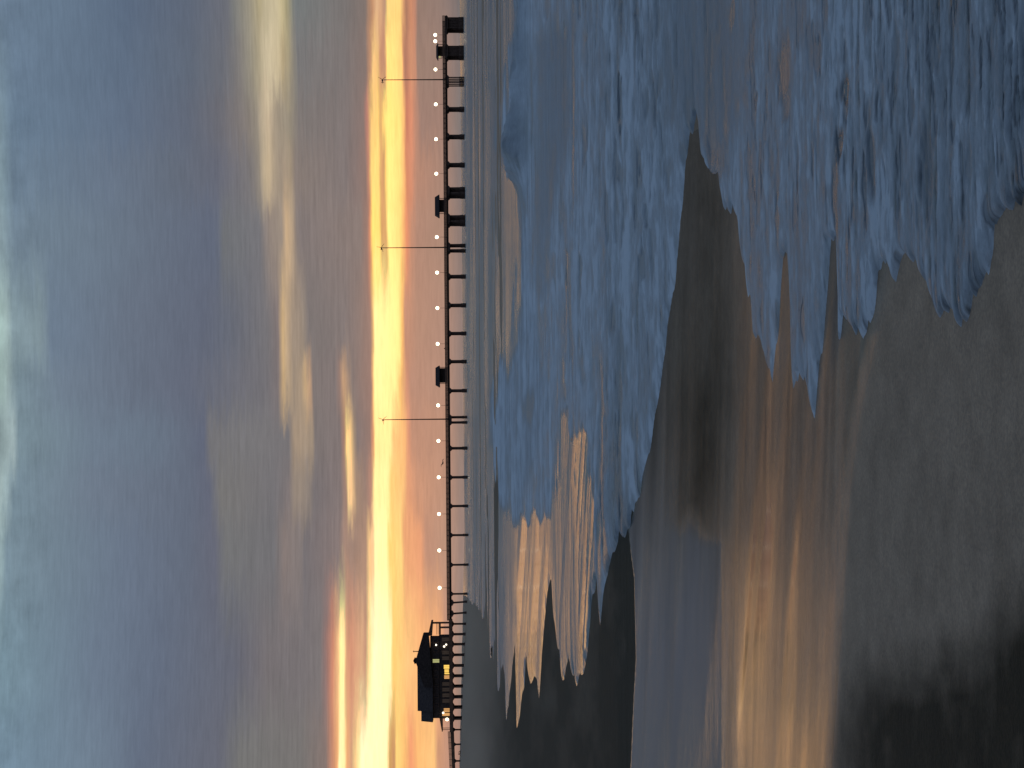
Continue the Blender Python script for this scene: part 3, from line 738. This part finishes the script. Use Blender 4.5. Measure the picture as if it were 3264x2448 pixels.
# ------------------------------------------------------------------ wind turbines
def make_turbine(y, xhub, angles, label, first=None):
    o = place('wind_turbine', y, 0.9, DECK1, label, 'wind turbine', 'slender wind turbines along the pier')
    zh = Zp(xhub, y, 0.9) - DECK1
    MB().tube((0, 0, 0), (0, 0, 1.2), 0.42, 0.42, 14).tube((0, 0, 1.1), (0, 0, zh - 0.25), 0.30, 0.17, 14).build('pole', M['steel'], o, True)
    nac = MB().tube((-0.2, 1.1, zh), (-0.1, -0.9, zh), 0.34, 0.30, 12).tube((-0.1, -0.9, zh), (-0.05, -1.35, zh), 0.30, 0.08, 12).build('nacelle', M['steel'], o, True)
    MB().prism_t([(1.0, zh - 0.1), (2.6, zh - 0.1), (3.6, zh - 0.7), (3.9, zh + 0.8), (2.6, zh + 0.12), (1.0, zh + 0.1)], -0.24, -0.16).build('tail_vane', M['steel'], nac)
    for a in angles:
        a = math.radians(a); ca, sa = math.sin(a), math.cos(a)
        b = MB(); n = len(b.v)
        sec = ((0.25, 0.06), (0.6, 0.12), (1.4, 0.09), (2.3, 0.05))
        for (r, w_) in sec:
            for (dw, dt) in ((-w_, 0), (0, 0.05), (w_, 0), (0, -0.05)):
                b.v.append((r * ca + dw * sa, -1.1 + dt + dw * 0.3, zh + r * sa - dw * ca))
        for k in range(len(sec) - 1):
            for j in range(4):
                j2 = (j + 1) % 4; q = 4 * k; b.f.append((q + j, q + j2, q + 4 + j2, q + 4 + j))
        b.f.append((3, 2, 1, 0)); b.f.append((12, 13, 14, 15))
        b.build('rotor_blade', M['steel'], o)
make_turbine(252.5, 1219, (28, 148, 265), 'tall thin wind turbine nearest the seaward end of the pier')
make_turbine(787, 1216, (8, 128, 248), 'tall thin wind turbine in the middle of the pier, between the two roofed shelters')
make_turbine(1334, 1221, (20, 140, 260), 'tall thin wind turbine nearest the pier house')

# ------------------------------------------------------------------ lamp posts
def make_lamp(y, label):
    x = 1389 + 12.2 * (y - 330) / 1540.0
    s = 0.45
    o = place('lamp_post', y, s, DECK1, label, 'lamp post', 'lit lamp posts along the pier railing')
    zl = Zp(x, y, s) - DECK1
    MB().tube((0, 0, 0), (0, 0, 0.5), 0.16, 0.14, 10).tube((0, 0, 0.45), (0, 0, zl - 0.55), 0.075, 0.055, 10).build('pole', M['steel'], o, True)
    MB().tube((0, 0, zl + 0.76), (0, 0, zl + 0.90), 0.34, 0.12, 16).build('lamp_hood', M['steel'], o, True)
    MB().ball((0, 0, zl), 0.80, 1.0, 18, 12).build('glow_globe', M['lamp'], o, True)
LAMPS = [
 (110, 'lit lamp post right at the seaward tip of the pier, outer of a pair'),
 (130, 'lit lamp post beside the end shelter, inner one of a close pair'),
 (220, 'lit lamp post between the end shelter and the outermost wind turbine'),
 (331, 'first lit lamp post landward of the outermost wind turbine'),
 (442, 'second of three lit lamp posts between the outermost turbine and outer shelter'),
 (552, 'lit lamp post just seaward of the outer roofed shelter'),
 (754, 'lit lamp post between the outer roofed shelter and the middle wind turbine'),
 (867, 'first lit lamp post landward of the middle wind turbine'),
 (980, 'middle one of three lit lamp posts between the middle turbine and inner shelter'),
 (1094, 'lit lamp post beside the standing person, just seaward of the inner shelter'),
 (1290, 'lit lamp post just landward of the shelter beside the standing person'),
 (1403, 'first lit lamp post landward of the turbine nearest the house'),
 (1519, 'lit lamp post on the landward side of the hovering gull'),
 (1636, 'third lit lamp post counted from the pier house'),
 (1752, 'second lit lamp post counted from the pier house'),
 (1871, 'lit lamp post closest to the pier house'),
]
for y_, lb in LAMPS: make_lamp(y_, lb)

# ------------------------------------------------------------------ shelters
def make_shelter(y0, y1, b0, b1, xr, xe, label, lit=False):
    ym = (y0 + y1) / 2; s = 1.2
    o = place('pier_shelter', ym, s, DECK1, label, 'shelter', 'roofed shelters on the pier')
    q = lambda y: T(y, s) - T(ym, s)
    z = lambda x: Zp(x, ym, s) - DECK1
    a, b_ = q(y1), q(y0); c, d = q(b1), q(b0)
    ze, zr = z(xe), z(xr)
    mb = MB(); n = 0
    D = 5.2
    mb.v += [(a, -0.9, ze), (b_, -0.9, ze), (b_, D, ze), (a, D, ze), (a, -0.9, ze + 0.35), (b_, -0.9, ze + 0.35), (b_, D, ze + 0.35), (a, D, ze + 0.35),
             (a + 0.8, 1.0, zr), (b_ - 0.8, 1.0, zr), (b_ - 0.8, D - 1.9, zr), (a + 0.8, D - 1.9, zr)]
    mb.f += [(3,2,1,0),(0,1,5,4),(1,2,6,5),(2,3,7,6),(3,0,4,7),(4,5,9,8),(5,6,10,9),(6,7,11,10),(7,4,8,11),(8,9,10,11)]
    mb.build('roof', M['roof'], o)
    for t_ in (c + 0.12, d - 0.12):
        for s_ in (0.0, 4.2):
            MB().box(t_ - 0.12, t_ + 0.12, s_ - 0.12, s_ + 0.12, 0.02, ze + 0.0).build('post', M['timber'], o)
    MB().box(c + 0.3, d - 0.3, 1.9, 2.1, 0.05, ze).build('wind_wall', M['shingle'], o)
    MB().box(c + 0.5, d - 0.5, 1.2, 1.88, 0.42, 0.52).box(c + 0.6, c + 0.75, 1.3, 1.8, 0.02, 0.418).box(d - 0.75, d - 0.6, 1.3, 1.8, 0.02, 0.418).build('bench', M['timber'], o)
    MB().box(c + 0.02, d - 0.02, 0.14, 0.20, 0.15, 1.15).build('skirt_board', M['timber'], o)
    if lit:  # added glow standing in for the lamplit shelter face, not a fitted lamp
        l = MB().box(c - 0.1, c + 0.1, 0.6, 1.0, ze - 0.35, ze - 0.1).build('added_glow_mount', M['steel'], o)
        MB().ball((c - 0.55, 0.4, ze - 0.7), 0.45).build('glow_globe', M['dimglow'], l, True)
make_shelter(620, 687, 630, 674, 1386, 1401, 'dark roofed shelter on the outer half of the pier, above the thick double piles')
make_shelter(1164, 1229, 1168, 1218, 1388, 1402, 'dark roofed shelter on the landward half of the pier, next to the standing person')
make_shelter(138, 182, 140, 176, 1390, 1397, 'squat roofed shelter at the seaward end of the pier beside a pair of lamps', True)

# ------------------------------------------------------------------ a small light on the sand under the house
o = place('beach_light', 2126, -5.5, 0, 'small white light standing on the sand in front of the house piles', 'light')
zl = Zp(1482, 2126, -5.5); zs = sand_at(2126, -5.5)
MB().tube((0, 0, zs - 0.3), (0, 0, zl - 0.2), 0.06, 0.05, 8).build('pole', M['steel'], o)
MB().ball((0, 0, zl), 0.42).build('glow_globe', M['white'], o, True)

# ------------------------------------------------------------------ dune shrubs
def make_shrub(x, y, w, h, label, s=-3.0, seed=1):
    rnd = random.Random(seed)
    zs = Zp(x, y, s)
    o = empty('dune_shrub', W(T(y, s), s, zs - h * 0.5), label, 'shrub', 'dark shrubs on the dune')
    st = MB()
    for k in range(6):
        a = rnd.uniform(0, 6.28); st.tube((0.1 * math.cos(a), 0.1 * math.sin(a), -0.6), (w * 0.3 * math.cos(a), w * 0.3 * math.sin(a), h * 0.6), 0.05, 0.02, 6)
    st.build('stem', M['timber'], o)
    mb = MB()
    for k in range(520):
        a = rnd.uniform(0, 6.28); rr = rnd.random() ** 0.5; zz = rnd.uniform(0.0, 1.0)
        lob = 0.75 + 0.35 * math.sin(3 * a + seed) + 0.2 * rnd.random()
        rad = w * 0.5 * lob * rr * (1.05 - 0.75 * zz ** 1.6)
        p = Vector((rad * math.cos(a), rad * math.sin(a), h * zz * (0.8 + 0.2 * math.sin(2 * a))))
        d1 = Vector((rnd.uniform(-1, 1), rnd.uniform(-1, 1), rnd.uniform(-1, 1))).normalized() * rnd.uniform(0.12, 0.3)
        d2 = d1.cross(Vector((rnd.uniform(-1, 1), rnd.uniform(-1, 1), rnd.uniform(-1, 1)))).normalized() * rnd.uniform(0.06, 0.14)
        n = len(mb.v); mb.v += [tuple(p - d1), tuple(p + d2), tuple(p + d1), tuple(p - d2)]; mb.f.append((n, n + 1, n + 2, n + 3))
    mb.build('foliage', M['leaf'], o)
make_shrub(1472, 2397, 5.2, 3.4, 'larger dark shrub on the dune below the walkway', seed=3)
make_shrub(1479, 2352, 2.2, 1.2, 'small dark shrub on the sand nearest the house end of the walkway', seed=5)
make_shrub(1473, 2448, 3.6, 2.0, 'dark shrub on the dune at the very edge of the picture', seed=9)

# ------------------------------------------------------------------ skin figures
def figure(name, pts, edges, mat, loc, rz, label, cat):
    me = bpy.data.meshes.new(name)
    me.from_pydata([p[:3] for p in pts], edges, [])
    me.materials.append(mat)
    o = bpy.data.objects.new(name, me); COL.objects.link(o)
    mod = o.modifiers.new('skin', 'SKIN'); mod.use_smooth_shade = True
    if not me.skin_vertices:
        me.attributes  # the modifier's layer is created on first evaluation
        bpy.context.view_layer.objects.active = o
        bpy.ops.object.mode_set(mode='EDIT'); bpy.ops.object.mode_set(mode='OBJECT')
    if me.skin_vertices:
        for v, p in zip(me.skin_vertices[0].data, pts): v.radius = (p[3], p[4] if len(p) > 4 else p[3])
        me.skin_vertices[0].data[0].use_root = True
    sb = o.modifiers.new('sub', 'SUBSURF'); sb.levels = 2; sb.render_levels = 2
    o.location = loc; o.rotation_euler = (0, 0, rz)
    return tag(o, label, cat)
PERSON = [(0,0,0.95,.15,.12),(0,0,1.15,.15,.11),(0,0,1.38,.17,.11),(0,0,1.50,.06,.06),(0,-.02,1.63,.095,.11),(0,-.02,1.72,.07,.08),
          (.19,0,1.40,.06,.06),(.25,-.06,1.13,.05,.05),(.20,-.30,1.10,.04,.04),(.18,-.38,1.10,.03,.03),
          (-.19,0,1.40,.06,.06),(-.25,-.06,1.13,.05,.05),(-.20,-.30,1.10,.04,.04),(-.18,-.38,1.10,.03,.03),
          (.09,0,.88,.09,.09),(.10,-.02,.50,.065,.065),(.11,.02,.09,.045,.045),(.11,-.12,.04,.04,.03),
          (-.09,0,.88,.09,.09),(-.10,-.02,.50,.065,.065),(-.11,.02,.09,.045,.045),(-.11,-.12,.04,.04,.03)]
PE = [(0,1),(1,2),(2,3),(3,4),(4,5),(2,6),(6,7),(7,8),(8,9),(2,10),(10,11),(11,12),(12,13),(0,14),(14,15),(15,16),(16,17),(0,18),(18,19),(19,20),(20,21)]
figure('person', PERSON, PE, M['cloth'], W(T(1109, 0.75), 0.75, DECK1), TH, 'person in dark clothes leaning on the pier railing, arms forward', 'person')
# gull: body, head, tail and two long wings
GULL = [(0,0,0,.09,.09),(0,-.16,.02,.07,.07),(0,-.27,.05,.055,.055),(0,-.35,.04,.015,.015),(0,.2,0,.06,.04),(0,.34,0,.07,.015),
        (.16,-.03,.04,.11,.05),(.38,-.06,.16,.10,.035),(.62,.03,.05,.03,.01),(-.16,-.03,.04,.11,.05),(-.38,-.06,.16,.10,.035),(-.62,.03,.05,.03,.01)]
GE = [(0,1),(1,2),(2,3),(0,4),(4,5),(0,6),(6,7),(7,8),(0,9),(9,10),(10,11)]
gd = pix_dir(1412, 1476)
gl = Vector((0, 0, CAM_Z)) + gd * (230.0 / gd.y)
g = figure('gull', GULL, GE, M['feather'], gl, math.radians(25), 'dark gull hovering in front of the pier deck, landward of a turbine', 'bird')
g.rotation_euler = (0, math.radians(16), math.radians(25))
